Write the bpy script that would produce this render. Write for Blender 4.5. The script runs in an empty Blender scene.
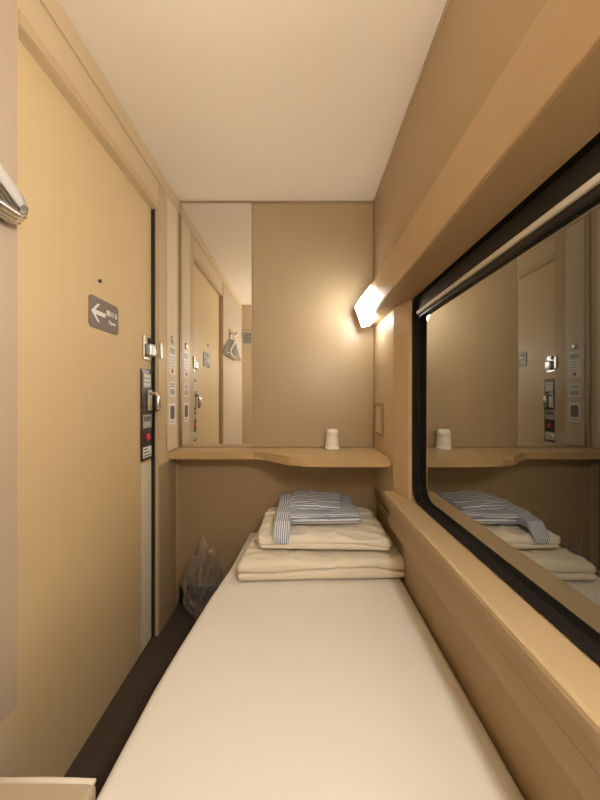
import bpy, bmesh, math, random
from mathutils import Vector, Matrix, noise
random.seed(3)
H=0.93
scene=bpy.context.scene
COL=scene.collection
# ---------------------------------------------------------------- materials
def newmat(name):
    m=bpy.data.materials.new(name); m.use_nodes=True
    return m, m.node_tree, m.node_tree.nodes['Principled BSDF']
def lam(name,col,var=0.10,stretch=(60,60,2.5),rough=0.5,bump=0.0,fine=1.0,spec=0.4,metal=0):
    m,nt,b=newmat(name)
    tc=nt.nodes.new('ShaderNodeTexCoord'); mp=nt.nodes.new('ShaderNodeMapping')
    mp.inputs['Scale'].default_value=stretch
    n=nt.nodes.new('ShaderNodeTexNoise'); n.inputs['Scale'].default_value=fine; n.inputs['Detail'].default_value=5
    nt.links.new(tc.outputs['Object'],mp.inputs[0]); nt.links.new(mp.outputs[0],n.inputs['Vector'])
    r=nt.nodes.new('ShaderNodeValToRGB')
    r.color_ramp.elements[0].position=0.3; r.color_ramp.elements[1].position=0.7
    r.color_ramp.elements[0].color=(*[c*(1-var) for c in col],1)
    r.color_ramp.elements[1].color=(*[min(1,c*(1+var*.6)) for c in col],1)
    nt.links.new(n.outputs['Fac'],r.inputs[0]); nt.links.new(r.outputs[0],b.inputs['Base Color'])
    if bump:
        bp=nt.nodes.new('ShaderNodeBump'); bp.inputs['Strength'].default_value=bump; bp.inputs['Distance'].default_value=0.002
        nt.links.new(n.outputs['Fac'],bp.inputs['Height']); nt.links.new(bp.outputs[0],b.inputs['Normal'])
    b.inputs['Roughness'].default_value=rough; b.inputs['Specular IOR Level'].default_value=spec
    b.inputs['Metallic'].default_value=metal
    return m
def plain(name,col,rough=0.5,metal=0,emit=None,es=0,spec=0.5):
    m,nt,b=newmat(name)
    n=nt.nodes.new('ShaderNodeTexNoise'); n.inputs['Scale'].default_value=120
    mx=nt.nodes.new('ShaderNodeMix'); mx.data_type='RGBA'
    mx.inputs[6].default_value=(*[c*.95 for c in col],1); mx.inputs[7].default_value=(*col,1)
    nt.links.new(n.outputs['Fac'],mx.inputs[0]); nt.links.new(mx.outputs[2],b.inputs['Base Color'])
    b.inputs['Roughness'].default_value=rough; b.inputs['Metallic'].default_value=metal
    b.inputs['Specular IOR Level'].default_value=spec
    if emit: b.inputs['Emission Color'].default_value=(*emit,1); b.inputs['Emission Strength'].default_value=es
    return m
M={}
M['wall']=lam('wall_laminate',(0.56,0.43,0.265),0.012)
M['upper']=lam('upper_wall_shaded',(0.43,0.32,0.19),0.015)  # wall laminate darkened, shade above the beam put into the colour
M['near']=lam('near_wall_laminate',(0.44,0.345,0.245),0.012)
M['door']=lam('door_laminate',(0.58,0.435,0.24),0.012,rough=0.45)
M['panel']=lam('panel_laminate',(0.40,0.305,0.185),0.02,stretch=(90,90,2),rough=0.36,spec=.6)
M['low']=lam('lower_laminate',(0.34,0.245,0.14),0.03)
M['ceil']=lam('ceiling_paint',(0.78,0.695,0.575),0.01,stretch=(8,8,8),rough=.55)
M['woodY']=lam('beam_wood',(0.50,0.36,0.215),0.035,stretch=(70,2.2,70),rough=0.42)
M['under']=lam('beam_wood_shaded',(0.34,0.235,0.13),0.035,stretch=(70,2.2,70),rough=0.45)  # beam wood in a darker tone, painting the shade on its underside
M['sill']=lam('sill_wood',(0.40,0.29,0.16),0.03,stretch=(70,2.2,70),rough=0.42)
M['sill2']=lam('side_board_wood',(0.38,0.27,0.15),0.03,stretch=(70,2.2,70),rough=0.45)
M['groove']=plain('groove_shadow_gap',(0.16,0.11,0.06),0.7)
M['shelf']=lam('shelf_wood',(0.47,0.33,0.165),0.08,stretch=(2.5,60,60),rough=0.38)
M['post']=lam('post_wood',(0.49,0.36,0.205),0.02,rough=.42)
M['strip']=lam('pale_post_strip',(0.62,0.51,0.35),0.02,rough=.42)
M['kick']=lam('kick_strip',(0.68,0.61,0.48),0.02,rough=.4)
M['plate']=lam('plate_beige',(.66,.54,.36),.02)
M['platerim']=lam('plate_rim',(.36,.25,.12),.05)
M['floor']=lam('floor_carpet',(0.075,0.056,0.042),0.3,stretch=(1,1,1),fine=300,bump=.5,rough=.95,spec=.1)
M['dark']=plain('dark_gasket',(0.014,0.012,0.011),0.4)
M['reveal']=plain('window_rubber',(0.012,0.010,0.009),0.65,spec=.12)
M['black']=plain('black_plastic',(0.03,0.028,0.027),0.35)
M['chrome']=plain('chrome',(0.70,0.69,0.67),0.25,1)
M['steel']=plain('brushed_steel',(0.50,0.49,0.47),0.35,1)
M['white']=plain('white_plastic',(0.86,0.84,0.82),0.35)
M['hanger']=plain('hanger_grey_plastic',(0.50,0.48,0.45),0.4)
M['rail']=plain('cream_rail',(0.62,0.57,0.48),0.45)
M['red']=plain('red_button',(0.60,0.03,0.08),0.35)
M['sign']=plain('sign_brown',(0.19,0.15,0.13),0.45)
M['signw']=plain('sign_white',(0.78,0.75,0.69),0.5)
M['ink']=plain('label_ink',(0.14,0.12,0.11),0.6)
M['grey']=plain('grey_plastic',(0.40,0.37,0.33),0.45)
M['lamp']=plain('lamp_diffuser',(1,.97,.92),0.5,emit=(1,.97,.91),es=28)
M['fill_lamp']=plain('head_fill_diffuser',(1,.97,.92),0.5,emit=(1,.965,.90),es=110)  # glow of the added fill lamp behind the camera
M['mirror']=plain('mirror_silver',(0.86,0.85,0.82),0.0,1)
# night glass : reflective coated pane in front of darkness
m,nt,b=newmat('night_window_glass')
nt.nodes.remove(b); out=[n for n in nt.nodes if n.type=='OUTPUT_MATERIAL'][0]
df=nt.nodes.new('ShaderNodeBsdfDiffuse'); df.inputs[0].default_value=(.005,.005,.006,1)
gl=nt.nodes.new('ShaderNodeBsdfGlossy'); gl.inputs['Roughness'].default_value=0; gl.inputs[0].default_value=(.96,.97,.93,1)
lw=nt.nodes.new('ShaderNodeLayerWeight'); lw.inputs['Blend'].default_value=.5
mr=nt.nodes.new('ShaderNodeMapRange'); mr.inputs['From Min'].default_value=.31; mr.inputs['From Max'].default_value=.52; mr.inputs['To Min'].default_value=.24; mr.inputs['To Max'].default_value=.62
mx=nt.nodes.new('ShaderNodeMixShader')
nt.links.new(lw.outputs['Facing'],mr.inputs['Value']); nt.links.new(mr.outputs[0],mx.inputs[0]); nt.links.new(df.outputs[0],mx.inputs[1]); nt.links.new(gl.outputs[0],mx.inputs[2]); nt.links.new(mx.outputs[0],out.inputs[0])
M['glass']=m
def cloth(name,col,scale=500,bump=.10):
    m=lam(name,col,0.03,stretch=(1,1,1),fine=scale,bump=bump,rough=.85,spec=.2)
    m.node_tree.nodes['Principled BSDF'].inputs['Sheen Weight'].default_value=.15
    return m
M['sheet']=cloth('bed_sheet',(0.75,0.705,0.63))
M['duvet']=cloth('duvet_cover',(0.77,0.70,0.57))
M['pillow']=cloth('pillow_cover',(0.80,0.74,0.62))
M['edge']=cloth('platform_fabric',(0.48,0.38,0.26))
def stripes(name,chan,c0,c1,period):
    m,nt,b=newmat(name)
    uv=nt.nodes.new('ShaderNodeUVMap'); uv.uv_map='UVMap'
    sp=nt.nodes.new('ShaderNodeSeparateXYZ'); nt.links.new(uv.outputs[0],sp.inputs[0])
    mu=nt.nodes.new('ShaderNodeMath'); mu.operation='MULTIPLY'; mu.inputs[1].default_value=2*math.pi/period
    si=nt.nodes.new('ShaderNodeMath'); si.operation='SINE'
    ma=nt.nodes.new('ShaderNodeMapRange'); ma.inputs['From Min'].default_value=-.35; ma.inputs['From Max'].default_value=.35
    nt.links.new(sp.outputs[chan],mu.inputs[0]); nt.links.new(mu.outputs[0],si.inputs[0]); nt.links.new(si.outputs[0],ma.inputs['Value'])
    mx=nt.nodes.new('ShaderNodeMix'); mx.data_type='RGBA'; mx.inputs[6].default_value=(*c0,1); mx.inputs[7].default_value=(*c1,1)
    nt.links.new(ma.outputs[0],mx.inputs[0]); nt.links.new(mx.outputs[2],b.inputs['Base Color'])
    b.inputs['Roughness'].default_value=.85
    return m
M['stripe']=stripes('striped_cotton',1,(0.20,0.25,0.38),(0.76,0.78,0.80),.0130)
M['stripe2']=stripes('striped_cotton_crosswise',0,(0.20,0.25,0.37),(0.72,0.74,0.77),.0105)
# clear bag
m,nt,b=newmat('clear_plastic_film')
b.inputs['Base Color'].default_value=(.85,.84,.8,1); b.inputs['Roughness'].default_value=.1; b.inputs['Specular IOR Level'].default_value=1.0
tr=nt.nodes.new('ShaderNodeBsdfTransparent'); tr.inputs[0].default_value=(.98,.975,.97,1)
gs=nt.nodes.new('ShaderNodeBsdfGlossy'); gs.inputs['Roughness'].default_value=.10; gs.inputs[0].default_value=(1,1,1,1)
lw=nt.nodes.new('ShaderNodeLayerWeight'); lw.inputs['Blend'].default_value=.42
mr=nt.nodes.new('ShaderNodeMapRange'); mr.inputs['To Min'].default_value=.10; mr.inputs['To Max'].default_value=.85
nt.links.new(lw.outputs['Facing'],mr.inputs['Value'])
m2=nt.nodes.new('ShaderNodeMixShader'); m2.inputs[0].default_value=.22
nt.links.new(gs.outputs[0],m2.inputs[1]); nt.links.new(b.outputs[0],m2.inputs[2])
mx=nt.nodes.new('ShaderNodeMixShader')
nt.links.new(mr.outputs[0],mx.inputs[0])
out=[n for n in nt.nodes if n.type=='OUTPUT_MATERIAL'][0]
nt.links.new(tr.outputs[0],mx.inputs[1]); nt.links.new(m2.outputs[0],mx.inputs[2]); nt.links.new(mx.outputs[0],out.inputs[0])
M['film']=m
# ---------------------------------------------------------------- helpers  (z given relative to eye height H)
def fin(name,bm,mat,parent=None,smooth=False,**props):
    bmesh.ops.recalc_face_normals(bm,faces=bm.faces[:])
    xs=[v.co for v in bm.verts]
    lo=Vector([min(v[i] for v in xs) for i in range(3)]); hi=Vector([max(v[i] for v in xs) for i in range(3)])
    c=(lo+hi)/2; c.z=lo.z
    for v in bm.verts: v.co-=c
    me=bpy.data.meshes.new(name); bm.to_mesh(me); bm.free()
    if smooth:
        for p in me.polygons: p.use_smooth=True
    me.materials.append(M[mat])
    o=bpy.data.objects.new(name,me); o.location=c; COL.objects.link(o)
    if parent: par(o,parent)
    for k,v in props.items(): o[k]=v
    return o
def par(o,p):
    o.parent=p
    o.matrix_parent_inverse=Matrix.Translation(-p.location)
def empty(name,x,y,z,**props):
    e=bpy.data.objects.new(name,None); e.empty_display_size=.05; e.location=(x,y,z+H); COL.objects.link(e)
    for k,v in props.items(): e[k]=v
    return e
def addbox(bm,x0,x1,y0,y1,z0,z1,bev=0,seg=2):
    t=bmesh.new()
    bmesh.ops.create_cube(t,size=1)
    for v in t.verts:
        v.co=Vector(((x0+x1)/2+v.co.x*(x1-x0),(y0+y1)/2+v.co.y*(y1-y0),(z0+z1)/2+v.co.z*(z1-z0)+H))
    if bev: bmesh.ops.bevel(t,geom=t.edges[:],offset=bev,segments=seg,affect='EDGES',profile=.5)
    me=bpy.data.meshes.new('t'); t.to_mesh(me); t.free(); bm.from_mesh(me); bpy.data.meshes.remove(me)
def box(name,x0,x1,y0,y1,z0,z1,mat,parent=None,bev=0,seg=2,**p):
    bm=bmesh.new(); addbox(bm,x0,x1,y0,y1,z0,z1,bev,seg)
    return fin(name,bm,mat,parent,**p)
def prism(name,pts,y0,y1,mat,parent=None,bev=0,**p):
    bm=bmesh.new()
    a=[bm.verts.new((x,y0,z+H)) for x,z in pts]; b=[bm.verts.new((x,y1,z+H)) for x,z in pts]
    bm.faces.new(a); bm.faces.new(b[::-1]); n=len(pts)
    for i in range(n): bm.faces.new((a[i],a[(i+1)%n],b[(i+1)%n],b[i]))
    if bev: bmesh.ops.bevel(bm,geom=bm.edges[:],offset=bev,segments=3,affect='EDGES')
    return fin(name,bm,mat,parent,**p)
def prismZ(name,pts,z0,z1,mat,parent=None,bev=0,**p):
    bm=bmesh.new()
    a=[bm.verts.new((x,y,z0+H)) for x,y in pts]; b=[bm.verts.new((x,y,z1+H)) for x,y in pts]
    bm.faces.new(a); bm.faces.new(b[::-1]); n=len(pts)
    for i in range(n): bm.faces.new((a[i],a[(i+1)%n],b[(i+1)%n],b[i]))
    if bev:
        es=[e for e in bm.edges if abs(e.verts[0].co.z-e.verts[1].co.z)<1e-6]
        bmesh.ops.bevel(bm,geom=es,offset=bev,segments=3,affect='EDGES')
    return fin(name,bm,mat,parent,**p)
def addtube(bm,pts,r,seg=10,cap=True):
    rings=[]
    n=len(pts)
    up=None
    for i,p in enumerate(pts):
        p=Vector(p); 
        d=(Vector(pts[min(i+1,n-1)])-Vector(pts[max(i-1,0)])).normalized()
        if up is None:
            up=d.orthogonal().normalized()
        up=(up-d*up.dot(d)).normalized(); s=d.cross(up)
        rr=r[i] if isinstance(r,(list,tuple)) else r
        rings.append([bm.verts.new(p+Vector((0,0,H))+rr*(math.cos(2*math.pi*k/seg)*up+math.sin(2*math.pi*k/seg)*s)) for k in range(seg)])
    for a,b in zip(rings,rings[1:]):
        for k in range(seg): bm.faces.new((a[k],a[(k+1)%seg],b[(k+1)%seg],b[k]))
    if cap: bm.faces.new(rings[0][::-1]); bm.faces.new(rings[-1])
def tube(name,pts,r,mat,parent=None,seg=10,**p):
    bm=bmesh.new(); addtube(bm,pts,r,seg); return fin(name,bm,mat,parent,smooth=True,**p)
def lathe(name,prof,cx,cy,mat,parent=None,seg=32,axis='z',cz=0,**p):
    bm=bmesh.new(); rings=[]
    for r_,h in prof:
        ring=[]
        for k in range(seg):
            a=2*math.pi*k/seg
            if axis=='z': v=(cx+r_*math.cos(a),cy+r_*math.sin(a),h+H)
            else: v=(cx+h,cy+r_*math.cos(a),cz+r_*math.sin(a)+H)
            ring.append(bm.verts.new(v))
        rings.append(ring)
    for a,b in zip(rings,rings[1:]):
        for k in range(seg): bm.faces.new((a[k],a[(k+1)%seg],b[(k+1)%seg],b[k]))
    bm.faces.new(rings[0][::-1]); bm.faces.new(rings[-1])
    return fin(name,bm,mat,parent,smooth=True,**p)
def polyYZ(name,pts,x0,x1,mat,parent=None,**p):
    bm=bmesh.new()
    a=[bm.verts.new((x0,y,z+H)) for y,z in pts]; b=[bm.verts.new((x1,y,z+H)) for y,z in pts]
    bm.faces.new(a); bm.faces.new(b[::-1]); n=len(pts)
    for i in range(n): bm.faces.new((a[i],a[(i+1)%n],b[(i+1)%n],b[i]))
    return fin(name,bm,mat,parent,**p)
def rrect(y0,y1,z0,z1,r,n=8):
    pts=[]
    for cy,cz,a0 in ((y1-r,z1-r,0),(y0+r,z1-r,90),(y0+r,z0+r,180),(y1-r,z0+r,270)):
        for k in range(n+1):
            a=math.radians(a0+90*k/n); pts.append((cy+r*math.cos(a),cz+r*math.sin(a)))
    return pts
def textmesh(name,s,size,loc,rot,mat,parent):
    cu=bpy.data.curves.new(name,'FONT'); cu.body=s; cu.size=size; cu.align_x='CENTER'; cu.align_y='CENTER'; cu.extrude=.0004; cu.offset=.0002
    t=bpy.data.objects.new('tmp',cu); COL.objects.link(t); bpy.context.view_layer.update()
    me=bpy.data.meshes.new_from_object(t.evaluated_get(bpy.context.evaluated_depsgraph_get()))
    bpy.data.objects.remove(t)
    mat4=Matrix.Translation((loc[0],loc[1],loc[2]+H))@rot.to_4x4()
    bm=bmesh.new(); bm.from_mesh(me); bm.transform(mat4); 
    if len(bm.verts)==0: return None
    return fin(name,bm,mat,parent)
def S(**k): return dict(kind='structure',**k)
# ---------------------------------------------------------------- room shell
XL,XR,YB,YR,ZC=-0.56,0.343,1.39,-0.12,0.915
XW=.369; XLO=.368; XG=.391
T=.06
box('floor',XL-T,XR+.09,YR-T,YB+T,-.93-T,-.93,'floor',**S())
box('ceiling',XL-T,XR+.09,YR-T,YB+T,ZC,ZC+T,'ceil',**S())
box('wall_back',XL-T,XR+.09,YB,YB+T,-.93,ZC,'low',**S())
box('wall_rear',XL-T,XR+.09,YR-T,YR,-.93,ZC,'wall',**S())
DY0,DY1,DZ=0.596,1.182,0.747
bm=bmesh.new()
addbox(bm,XL-T,XL,YR,DY0,-.93,ZC); addbox(bm,XL-T,XL,DY1,YB,-.93,ZC); addbox(bm,XL-T,XL,DY0,DY1,DZ,ZC)
fin('wall_left',bm,'wall',**S())
WY0,WY1,WZ0,WZ1=-.06,.985,-.325,.335
bm=bmesh.new()
XO=.43
addbox(bm,XR,XO,YR,YB,WZ1+.004,ZC)
addbox(bm,XLO,XO,YR,YB,-.93,WZ0-.004)
addbox(bm,XR,XO,1.083,YB,-.40,WZ1+.004)
addbox(bm,XW,XO,WY1+.004,1.083,WZ0-.004,WZ1+.004); addbox(bm,XW,XO,YR,WY0-.004,WZ0-.004,WZ1+.004)
fin('wall_right',bm,'wall',**S())
# door
d=empty('door_1',-.595,(DY0+DY1)/2,-.93,**S())
box('door_panel',-.612,-.582,DY0-.005,1.172,-.928,DZ+.004,'door',d)
box('door_edge_strip',-.582,-.5805,1.100,1.171,-.925,-.235,'kick',d,label='pale kick strip')
box('door_gasket',-.615,-.570,1.1725,1.181,-.928,DZ-.001,'dark',d,label='black rubber door seal')
lathe('door_peg',[(.005,0),(.005,.004),(.003,.006)],-.582,.87,'black',d,axis='x',cz=.345,seg=16)
# header trims & crown
box('trim_1',XL,XL+.006,YR+.001,YB-.001,ZC-.055,ZC-.001,'wall',bev=.002,**S())
box('trim_2',XL,XL+.003,DY0-.0,DY1,DZ+.002,DZ+.03,'post',bev=.001,**S())
box('trim_3',XL,XL+.004,DY1+.002,DY1+.20,-.16,ZC-.056,'post',bev=.001,**S())
box('trim_18',XL+.0042,XL+.006,1.252,1.350,-.215,ZC-.060,'strip',bev=.0005,**S())
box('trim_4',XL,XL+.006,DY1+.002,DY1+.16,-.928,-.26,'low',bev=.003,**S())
box('trim_5',XL+.009,XR-.004,YB-.014,YB,ZC-.009,ZC-.001,'low',bev=.002,**S())
box('trim_13',XL+.0002,XL+.0045,YR+.001,.590,-.60,ZC-.058,'near',bev=.0015,**S())
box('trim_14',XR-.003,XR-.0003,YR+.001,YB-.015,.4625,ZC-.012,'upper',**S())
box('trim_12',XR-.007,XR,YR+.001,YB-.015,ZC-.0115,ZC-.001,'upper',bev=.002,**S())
box('baseboard_back',XL+.007,-.25,YB-.012,YB,-.93,-.86,'dark',**S())
# beam, pillar, sill, lower boards
prism('trim_6',[(.343,.462),(.2865,.462),(.2845,.460),(.2845,.347),(.2865,.345),(XW,.3335),(XW,.3385),(.343,.3385)],YR+.001,YB-.001,'woodY',**S())
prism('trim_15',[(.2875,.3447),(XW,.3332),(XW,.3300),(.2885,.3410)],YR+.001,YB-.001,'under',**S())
prismZ('trim_7',[(.335,1.082),(.335,1.075),(.360,.995),(XW,.991),(XW,1.082)],WZ0-.003,.329,'post',**S())
prism('trim_8',[(XW-.002,-.3285),(.308,-.3285),(.302,-.3305),(.300,-.336),(.300,-.350),(.304,-.354),(XLO,-.354)],YR+.001,1.082,'sill',**S())
prism('trim_9',[(.318,-.3542),(.314,-.360),(.314,-.394),(.322,-.400),(.322,-.452),(.326,-.458),(XLO,-.458),(XLO,-.3542)],YR+.001,1.082,'sill2',**S())
box('trim_16',.3212,.3230,YR+.001,1.081,-.404,-.4015,'groove',**S())
box('trim_10',.356,XLO,YR+.001,YB-.001,-.93,-.459,'sill2',bev=.002,**S())
# window
w=empty('window_1',.39,.43,-.325,**S())
bm=bmesh.new()
RC=.050
def loop(g,x,r):
    return [bm.verts.new((x,y,z+H)) for y,z in rrect(WY0-g,WY1+g,WZ0-g,WZ1+g,r,12)]
L=[loop(.001,.3685,RC),loop(0,.3675,RC),loop(-.002,.3675,RC),loop(-.003,.371,RC),loop(-.0035,XG-.003,RC),loop(-.004,XG-.002,RC-.002),loop(-.004,XG-.0002,RC-.002)]
for a,b_ in zip(L,L[1:]):
    n=len(a)
    for i in range(n): bm.faces.new((a[i],a[(i+1)%n],b_[(i+1)%n],b_[i]))
fin('window_frame',bm,'reveal',w,label='black rubber-edged window surround')
for k,(cy,cz,sy,sz) in enumerate([(WY1,WZ0,1,-1),(WY1,WZ1,1,1)]):
    pts=[(cy+sy*.003,cz+sz*.003)]
    for q in range(13):
        a=math.radians(90*q/12); r_=RC
        pts.append((cy-sy*r_+sy*r_*math.cos(a),cz-sz*r_+sz*r_*math.sin(a)))
    polyYZ('frame_corner',pts,.3687,XG-.001,'post' if sz<0 else 'reveal',w)
box('window_pane',XG,XG+.004,WY0,WY1-.002,WZ0,WZ1,'glass',w,label='night-dark reflective glass')
box('blind_housing',.380,XG-.001,WY0+.01,WY1-.02,.264,WZ1-.008,'dark',w)
box('blind_rail',.373,.3795,WY0+.02,WY1-.024,.274,.284,'rail',w,bev=.0008,label='slim cream roller blind bottom rail')
# ---------------------------------------------------------------- back wall panel and mirror
box('trim_11',-.220,XR-.004,YB-.010,YB,-.217,ZC-.010,'panel',bev=.002,**S())
mi=empty('wall_mirror',-.39,YB-.004,-.217,label='tall frameless rectangular mirror above the shelf beside the door',category='mirror')
box('mirror_backing',XL+.010,-.224,YB-.006,YB,-.216,ZC-.010,'dark',mi)
box('mirror_glass',XL+.010,-.224,YB-.010,YB-.006,-.216,ZC-.010,'mirror',mi)
box('mirror_edge_trim',-.2235,-.2215,YB-.012,YB,-.216,ZC-.010,'rail',mi,label='thin pale edge strip')
# ---------------------------------------------------------------- shelf
def sst(t): t=max(0,min(1,t)); return t*t*(3-2*t)
pts=[(XR-.001,YB-.001),(XL+.001,YB-.001),(XL+.001,1.275)]
fr=[]
for i in range(41):
    x=XL+.006+(XR-.002-XL-.006)*i/40
    fr.append((x,1.275-.145*sst((x+.20)/.22)-.006*sst((x+.02)/.3)))
pts+=fr
shelf=empty('counter_shelf',-.1,YB-.01,-.258,label='light wood counter shelf with curved front along end wall',category='shelf')
prismZ('shelf_top',pts,-.252,-.2185,'shelf',shelf,bev=.005)
box('shelf_support',XL+.01,XR-.01,YB-.03,YB-.001,-.29,-.2525,'low',shelf)
pl=empty('wall_plate',XR,1.27,-.12,label='square beige wall plate with raised wooden rim above shelf',category='wall plate')
bm=bmesh.new()
for a in [(1.225,1.345,-.152,-.142),(1.225,1.345,-.025,-.015),(1.225,1.236,-.142,-.025),(1.334,1.345,-.142,-.025)]:
    addbox(bm,XR-.010,XR-.0005,*a)
fin('plate_frame',bm,'platerim',pl)
box('plate_insert',XR-.006,XR-.0005,1.2365,1.3335,-.1415,-.0255,'plate',pl,bev=.001)
# ---------------------------------------------------------------- lamps
def lamp(name,y0,y1,mat,label,prof):
    e=empty(name,.28,(y0+y1)/2,.33,label=label,category='wall lamp',group='corner reading lamps on the beam')
    prism('lamp_diffuser',prof,y0,y1,mat,e)
    prism('lamp_end_cap',prof,y1+.0005,y1+.008,'white',e,label='cream end cap')
    return e
lamp('wall_lamp',1.20,1.31,'lamp','glowing angular frosted lamp on the beam near end wall',[(.284,.461),(.240,.405),(.270,.318),(.304,.325),(.2865,.338),(.284,.344)])
lamp('wall_lamp',-.10,.17,'fill_lamp','unseen frosted lamp added on the beam at bed head as room fill',[(.284,.425),(.240,.395),(.268,.315),(.304,.325),(.2865,.338),(.284,.344)])  # added out of view, lengthened and strengthened to fill the room with light
# ---------------------------------------------------------------- cup
cup=empty('drinking_cup',.143,1.335,-.2185,label='white ridged plastic cup upside down on wooden shelf',category='cup')
prof=[(.031,-.2180),(.0335,-.2175),(.0335,-.211),(.0315,-.209)]
for k in range(6):
    z=-.205+.008*k; r0=.0308-.00045*k
    prof+=[(r0,z),(r0-.0014,z+.003),(r0-.0014,z+.005)]
prof+=[(.0262,-.142),(.025,-.135),(.020,-.132),(.017,-.134)]
lathe('cup_body',prof,.143,1.335,'white',cup)
lathe('cup_lid',[(.0287,-.156),(.0292,-.155),(.0272,-.141),(.0260,-.136),(.0225,-.1305),(.0195,-.1305),(.018,-.1325)],.143,1.335,'signw',cup)
# ---------------------------------------------------------------- door hardware
cp=empty('door_lock_panel',-.582,1.132,-.226,label='black door lock panel with lever, keypad and red button',category='door lock')
box('lock_plate',-.5815,-.5755,1.092,1.168,-.226,.115,'black',cp,bev=.002)
box('keypad',-.5755,-.5735,1.100,1.155,.045,.100,'grey',cp,bev=.001)
for i in range(3):
    for j in range(3):
        box('key',-.5735,-.5722,1.104+.017*i,1.116+.017*i,.052+.016*j,.063+.016*j,'signw',cp)
box('lever_base',-.5755,-.570,1.128,1.160,-.04,.040,'steel',cp,bev=.002)
tube('lever',[(-.571,1.144,.025),(-.548,1.144,.025),(-.541,1.144,.012),(-.541,1.144,-.03),(-.545,1.144,-.042)],[.007,.008,.009,.010,.007],'chrome',cp,label='chrome pull lever')
box('lock_label',-.5755,-.5748,1.100,1.160,-.105,-.055,'grey',cp)
box('label_print',-.5748,-.5744,1.105,1.155,-.080,-.062,'ink',cp)
lathe('red_button',[(.014,0),(.014,.005),(.010,.008)],-.5755,1.130,'red',cp,axis='x',cz=-.140,seg=24)
box('lock_label',-.5755,-.5748,1.100,1.160,-.215,-.175,'signw',cp)
for k in range(3): box('label_print',-.5748,-.5744,1.105,1.155-.012*k,-.210+.012*k,-.205+.012*k,'ink',cp)
lt=empty('door_latch',-.57,1.15,.16,label='chrome latch block at door edge',category='latch')
bm=bmesh.new(); addbox(bm,-.5815,-.576,1.108,1.168,.150,.240,.002); addbox(bm,-.5765,-.554,1.118,1.158,.165,.212,.007,4)
fin('latch_body',bm,'steel',lt)
lathe('latch_knob',[(.010,0),(.010,.006),(.006,.008)],-.5755,1.150,'black',lt,axis='x',cz=.227,seg=18)
box('latch_bolt',-.572,-.556,1.158,1.171,.175,.205,'black',lt,bev=.002)
box('latch_strike',-.5555,-.549,1.185,1.202,.165,.228,'steel',lt,bev=.002)
# arrow sign
sg=empty('arrow_sign',-.582,.885,.205,label='dark brown rounded sign with white arrow on the door',category='sign')
polyYZ('sign_plate',rrect(.825,.957,.205,.294,.012),-.5818,-.5790,'sign',sg)
ay,az=.862,.250
ar=[(-.030,0),(-.004,.026),(.006,.026),(-.014,.006),(.030,.006),(.030,-.006),(-.014,-.006),(.006,-.026),(-.004,-.026)]
polyYZ('sign_arrow',[(ay+a,az+b_) for a,b_ in ar],-.5790,-.5784,'signw',sg)
R=Matrix(((0,0,1),(1,0,0),(0,1,0)))
textmesh('sign_lettering','開ける',.0185,(-.5786,.924,.260),R,'signw',sg)
textmesh('sign_lettering','Open',.015,(-.5786,.924,.235),R,'signw',sg)
# stickers on post
def sticker(z0,z1,label,kind):
    x=XL+.0062
    e=empty('wall_sticker',x,1.30,z0,label=label,category='sticker',group='notice stickers on the door post')
    box('sticker_sheet',x,x+.0008,1.270,1.332,z0,z1,'signw',e)
    if kind==0:
        box('sticker_band',x+.0008,x+.0012,1.276,1.326,z1-.035,z1-.010,'grey',e)
        for k in range(6): box('sticker_print',x+.0008,x+.0012,1.278,1.324-.006*(k%3),z1-.052-.013*k,z1-.048-.013*k,'grey',e)
        lathe('sticker_emblem',[(.009,0),(.009,.0005)],x+.0008,1.301,'red',e,axis='x',cz=z0+.016,seg=20)
    elif kind==1:
        box('sticker_band',x+.0008,x+.0012,1.278,1.324,z0+.008,z0+.032,'grey',e)
        for k in range(2): box('sticker_print',x+.0008,x+.0012,1.278,1.322,z1-.013-.010*k,z1-.009-.010*k,'ink',e)
    else:
        polyYZ('sticker_emblem',rrect(1.280,1.322,z0+.022,z1-.010,.010),x+.0008,x+.0012,'ink',e)
        box('sticker_print',x+.0008,x+.0012,1.278,1.324,z0+.008,z0+.013,'grey',e)
sticker(.110,.235,'white notice sticker with grey header and red mark',0)
sticker(.015,.080,'white notice sticker with small dark text',1)
sticker(-.105,-.015,'white notice sticker with black pictogram',2)
ws=empty('wall_switch',XL+.007,1.30,.252,label='small steel round switch above the stickers on post',category='switch')
lathe('switch_ring',[(.016,0),(.016,.003),(.013,.005)],XL+.0062,1.301,'steel',ws,axis='x',cz=.262,seg=24)
# ---------------------------------------------------------------- hook + hangers
hk=empty('wall_hook',XL,.40,.50,label='chrome coat hook fixed to the wall',category='hook')
box('hook_plate',XL+.005,XL+.010,.375,.425,.49,.56,'chrome',hk,bev=.002)
tube('hook_arm',[(XL+.008,.40,.525),(XL+.03,.40,.520),(XL+.06,.40,.520),(XL+.065,.40,.532)],.0045,'chrome',hk)
hx=XL+.014; cy=.40
hg=empty('coat_hanger',hx,cy,.33,label='grey plastic hanger with chrome trouser bar on hook',category='hanger',group='coat hangers on the wall hook')
bm=bmesh.new()
n=24; rings=[]
for i in range(n+1):
    t=-1+2*i/n; y=cy+.180*t; z=.470-.105*abs(t)**1.15
    ww=.006; hh=.017-.003*abs(t)
    rings.append([bm.verts.new((hx+ww*math.cos(a),y,z+hh*math.sin(a)+H)) for a in [2*math.pi*k/12 for k in range(12)]])
for a,b_ in zip(rings,rings[1:]):
    for k in range(12): bm.faces.new((a[k],a[(k+1)%12],b_[(k+1)%12],b_[k]))
bm.faces.new(rings[0][::-1]); bm.faces.new(rings[-1])
fin('hanger_arms',bm,'hanger',hg,smooth=True)
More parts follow.
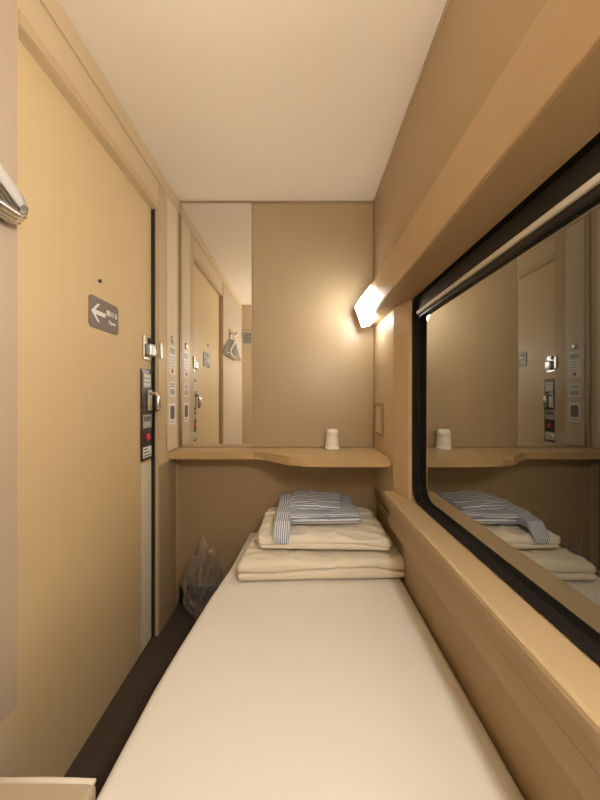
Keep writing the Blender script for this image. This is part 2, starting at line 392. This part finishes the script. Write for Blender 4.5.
tube('trouser_bar',[(hx,cy-.180,.362),(hx,cy-.177,.345),(hx,cy-.165,.340),(hx,cy+.165,.340),(hx,cy+.177,.345),(hx,cy+.180,.362)],.008,'chrome',hg,label='chrome trouser bar')
pt=[(hx,cy,.475),(hx,cy,.50)]
for k in range(10):
    a=math.radians(-90+ k*25); pt.append((hx,cy+.018*math.cos(a)+0,.523+.018*math.sin(a)+.004))
tube('hanger_hook',pt,.0022,'chrome',hg)
orig=[c for c in COL.objects if c.parent==hg]
for q in (1,2):
    g2=hg.copy(); COL.objects.link(g2); g2.location=hg.location+Vector((.0165*q,-.012*q,-.002*q))
    for c in orig:
        cc=c.copy(); COL.objects.link(cc); cc.parent=g2; cc.matrix_parent_inverse=c.matrix_parent_inverse.copy()
# vent
ve=empty('air_vent',-.50,YR,.53,label='small louvred air vent high on the wall',category='vent')
box('vent_frame',-.55,-.42,YR+.0005,YR+.008,.53,.66,'rail',ve,bev=.002)
for k in range(6): box('vent_slat',-.54,-.43,YR+.008,YR+.012,.543+.018*k,.552+.018*k,'ink',ve)
# ---------------------------------------------------------------- bed
def rid(q): return 1-2*abs(noise.noise(q))
BZ=-.612
def leftx(y):
    P=[(-.2,-.322),(.47,-.320),(.64,-.315),(.775,-.300),(.93,-.285),(1.09,-.258),(1.38,-.236)]
    for (a,b_),(c,d_) in zip(P,P[1:]):
        if y<=c: return b_+(d_-b_)*(y-a)/(c-a)
    return P[-1][1]
bm=bmesh.new(); rows=[]
NY=110
xr=.352; th=.13; rr=.020
for j in range(NY+1):
    y=-.115+(1.385+.115)*j/NY
    xl=leftx(y); row=[]
    prof=[(xl+.004,BZ-th),(xl,BZ-th+.02),(xl,BZ-.05)]
    for k in range(1,7):
        a=math.radians(180-90*k/6); prof.append((xl+rr+rr*math.cos(a),BZ-rr+rr*math.sin(a)))
    N=44
    for k in range(1,N): prof.append((xl+rr+(xr-xl-2*rr)*k/N,BZ))
    for k in range(0,7):
        a=math.radians(90-90*k/6); prof.append((xr-rr+rr*math.cos(a),BZ-rr+rr*math.sin(a)))
    prof+=[(xr,BZ-.05),(xr-.002,BZ-th)]
    for x,z in prof:
        if z>BZ-.03:
            v=noise.noise(Vector((x*5,y*2.2,1)))*.0035+noise.noise(Vector((x*14,y*4,5)))*.0014+max(0,rid(Vector((x*6+y*1.5,y*1.6,9)))-.75)*.006
            ed=min(1,(x-xl)/.05,(xr-x)/.05)
            z+=v*max(ed,.2)
            if x<xl+.03: x+=noise.noise(Vector((y*6,3,1)))*.003
        row.append(bm.verts.new((x,y,z+H)))
    rows.append(row)
for a,b_ in zip(rows,rows[1:]):
    for k in range(len(a)-1): bm.faces.new((a[k],a[k+1],b_[k+1],b_[k]))
    bm.faces.new((a[-1],a[0],b_[0],b_[-1]))
bm.faces.new(rows[0]); bm.faces.new(rows[-1][::-1])
bed=empty('bed',0,.63,-.93,label='narrow built-in berth with fitted cream sheet',category='bed')
fin('mattress',bm,'sheet',bed,smooth=True,label='mattress in smooth cream sheet')
pts=[(xr-.002,YR+.003),(xr-.002,1.384)]+[(leftx(y)+.02,y) for y in [1.384,1.2,1.09,.93,.775,.64,.47,YR+.003]]
prismZ('bed_base',pts,-.929,BZ-th-.001,'low',bed,label='brown laminate berth base')
pf=empty('step_seat',-.44,.2,-.93,label='low padded tan platform filling space beside the berth',category='platform')
box('platform_base',XL+.006,-.330,YR+.002,.478,-.929,-.67,'low',pf)
box('platform_pad',XL+.006,-.328,YR+.002,.490,-.669,BZ-.005,'edge',pf,bev=.012,seg=4)
tube('pad_piping',[(XL+.010,.487,BZ-.008),(-.40,.488,BZ-.008),(-.333,.486,BZ-.008)],.0045,'duvet',pf)
# ---------------------------------------------------------------- soft folded bedding
def soft(name,x0,x1,y0,y1,z0,z1,rad,mat,parent,cuts=(40,30,14),amp=.004,freq=9,seed=0,pinch=(),shape=None,sag=0,crease=0):
    bm=bmesh.new(); grid={}; uvd={}
    nx,ny,nz=cuts
    def V(i,j,k):
        key=(i,j,k)
        if key in grid: return grid[key]
        u,v,w_=i/nx,j/ny,k/nz
        p=Vector((x0+(x1-x0)*u,y0+(y1-y0)*v,z0+(z1-z0)*w_))
        rz=min(rad,(z1-z0)/2*.98)
        c=Vector((min(max(p.x,x0+rad),x1-rad),min(max(p.y,y0+rad),y1-rad),min(max(p.z,z0+rz),z1-rz)))
        d=p-c
        if d.length>1e-9:
            q=Vector((d.x/rad,d.y/rad,d.z/rz)); m_=max(abs(q.x),abs(q.y),abs(q.z))
            q=q.normalized()*m_
            p=c+Vector((q.x*rad,q.y*rad,q.z*rz))
        for pz,dep in pinch:
            f=math.exp(-((p.z-pz-.007*math.sin(p.x*12))/.004)**2)*dep
            ex=min(abs(p.x-x0),abs(p.x-x1)); ey=abs(p.y-y0)
            if ex<rad*1.2: p.x+=f*(1 if p.x<(x0+x1)/2 else -1)
            if ey<rad*1.2: p.y+=f
        if w_>0:
            s=Vector((seed*7.3,0,0))
            nn=noise.noise(p*freq+s)*amp+noise.noise(p*freq*2.6+s)*amp*.4
            if crease:
                q=Vector((p.x*6+p.y*7,p.y*13-p.x*3,p.z*8))+s
                nn+=(max(0,rid(q)-.6)*2.2-.3)*crease+noise.noise(q*3)*crease*.3
            p.z+=nn*w_
            p.x+=noise.noise(p*freq*1.3+s+Vector((3,1,0)))*amp
            p.y+=noise.noise(p*freq*1.3+s+Vector((1,9,0)))*amp
            p.z-=sag*w_*((2*u-1)**4*.6+(2*v-1)**4*.6)
        if shape: p=shape(p,u,v,w_)
        vv=bm.verts.new((p.x,p.y,p.z+H)); grid[key]=vv
        uvd[vv]=((x1-x0)*u,(y1-y0)*v+(z1-z0)*w_)
        return vv
    for i in range(nx):
        for j in range(ny):
            for k in (0,nz): bm.faces.new((V(i,j,k),V(i+1,j,k),V(i+1,j+1,k),V(i,j+1,k)))
    for i in range(nx):
        for k in range(nz):
            for j in (0,ny): bm.faces.new((V(i,j,k),V(i+1,j,k),V(i+1,j,k+1),V(i,j,k+1)))
    for j in range(ny):
        for k in range(nz):
            for i in (0,nx): bm.faces.new((V(i,j,k),V(i,j+1,k),V(i,j+1,k+1),V(i,j,k+1)))
    ul=bm.loops.layers.uv.new('UVMap')
    for f in bm.faces:
        for l in f.loops: l[ul].uv=uvd[l.vert]
    return fin(name,bm,mat,parent,smooth=True)
BT=BZ+.004
dv=soft('folded_duvet',-.214,.372,1.005,1.375,BT,BT+.066,.018,'duvet',None,cuts=(100,70,26),amp=.006,freq=6,seed=1,pinch=((BT+.036,.011),),sag=.004,crease=.007,
   shape=lambda p,u,v,w_: Vector((min(.3552,p.x+(.045*v if u<.5 else 0)*(1-u*2 if u<.5 else 0)),p.y+.02*(1-v)*(u-.5),p.z)))
dv['label']='thick cream duvet folded flat on the bed'; dv['category']='duvet'
PT=BT+.076
pw=soft('pillow',-.150,.328,1.055,1.370,PT,PT+.054,.018,'pillow',None,cuts=(90,64,20),amp=.008,freq=6,seed=4,sag=.008,crease=.010,pinch=((PT+.024,.006),),
   shape=lambda p,u,v,w_: Vector((p.x,p.y+.015*(.5-u)*(1-v),p.z-.010*w_*max(0,u-.6)/.4)))
pw['label']='cream pillow lying on the folded duvet'; pw['category']='pillow'
YT=PT+.064
py=empty('folded_pajamas',.08,1.25,YT,label='folded blue-grey and white striped cotton pajamas on pillow',category='pajamas')
def tw(ang,cx,cy):
    ca,sa=math.cos(ang),math.sin(ang)
    def f(p,u,v,w_):
        dx,dy=p.x-cx,p.y-cy
        return Vector((cx+dx*ca-dy*sa,cy+dx*sa+dy*ca,p.z))
    return f
soft('pajama_jacket',-.060,.230,1.125,1.365,YT,YT+.040,.014,'stripe',py,cuts=(70,56,16),amp=.006,freq=7,seed=6,pinch=((YT+.019,.009),),shape=tw(.04,.08,1.25),crease=.004)
soft('pajama_collar',-.084,.0,1.048,1.350,YT+.006,YT+.048,.012,'stripe2',py,cuts=(32,70,12),amp=.006,freq=9,seed=9,crease=.004,
     shape=lambda p,u,v,w_: Vector((p.x-.012*(1-v)-.030*(1-v)*u,p.y,p.z-.006*max(0,(.4-v)/.4)-.040*(max(0,.11-v)/.11)**1.1-(.014*w_*max(0,(.3-v)/.3)))))
soft('pajama_sleeve',-.040,.170,1.165,1.350,YT+.040,YT+.058,.008,'stripe',py,cuts=(60,40,8),amp=.006,freq=7,seed=12,shape=tw(-.10,.08,1.25),crease=.005)
# ---------------------------------------------------------------- plastic bag
bm=bmesh.new(); bmesh.ops.create_icosphere(bm,subdivisions=4,radius=1)
for v in bm.verts:
    p=v.co.copy()
    s=1+.35*noise.noise(p*1.7)+.30*rid(p*2.3+Vector((4,4,4)))+.22*rid(p*5.3)
    zz=(p.z+1)/2
    wd=.060*(1-.05*zz)*s
    v.co=Vector((-.410+p.x*wd*1.05+.02*(zz-.5),1.280+p.y*wd*.75,.002+max(0,zz*.26*(1+.30*noise.noise(p*2.2+Vector((9,0,0)))+.18*rid(p*4)))))
bg=fin('plastic_bag',bm,'film'); bg['label']='crumpled clear plastic bag standing on floor by bed'; bg['category']='plastic bag'
# ---------------------------------------------------------------- camera / world
cd=bpy.data.cameras.new('camera'); cam=bpy.data.objects.new('camera',cd); COL.objects.link(cam)
cam.location=(0,0,H); cam.rotation_euler=(math.radians(90),0,0)
cd.sensor_fit='VERTICAL'; cd.sensor_height=24; cd.lens=9; cd.clip_start=.01
scene.camera=cam
wd=bpy.data.worlds.new('night'); scene.world=wd; wd.use_nodes=True
wd.node_tree.nodes['Background'].inputs[0].default_value=(.01,.01,.012,1)
scene.view_settings.view_transform='Standard'
scene.view_settings.exposure=0
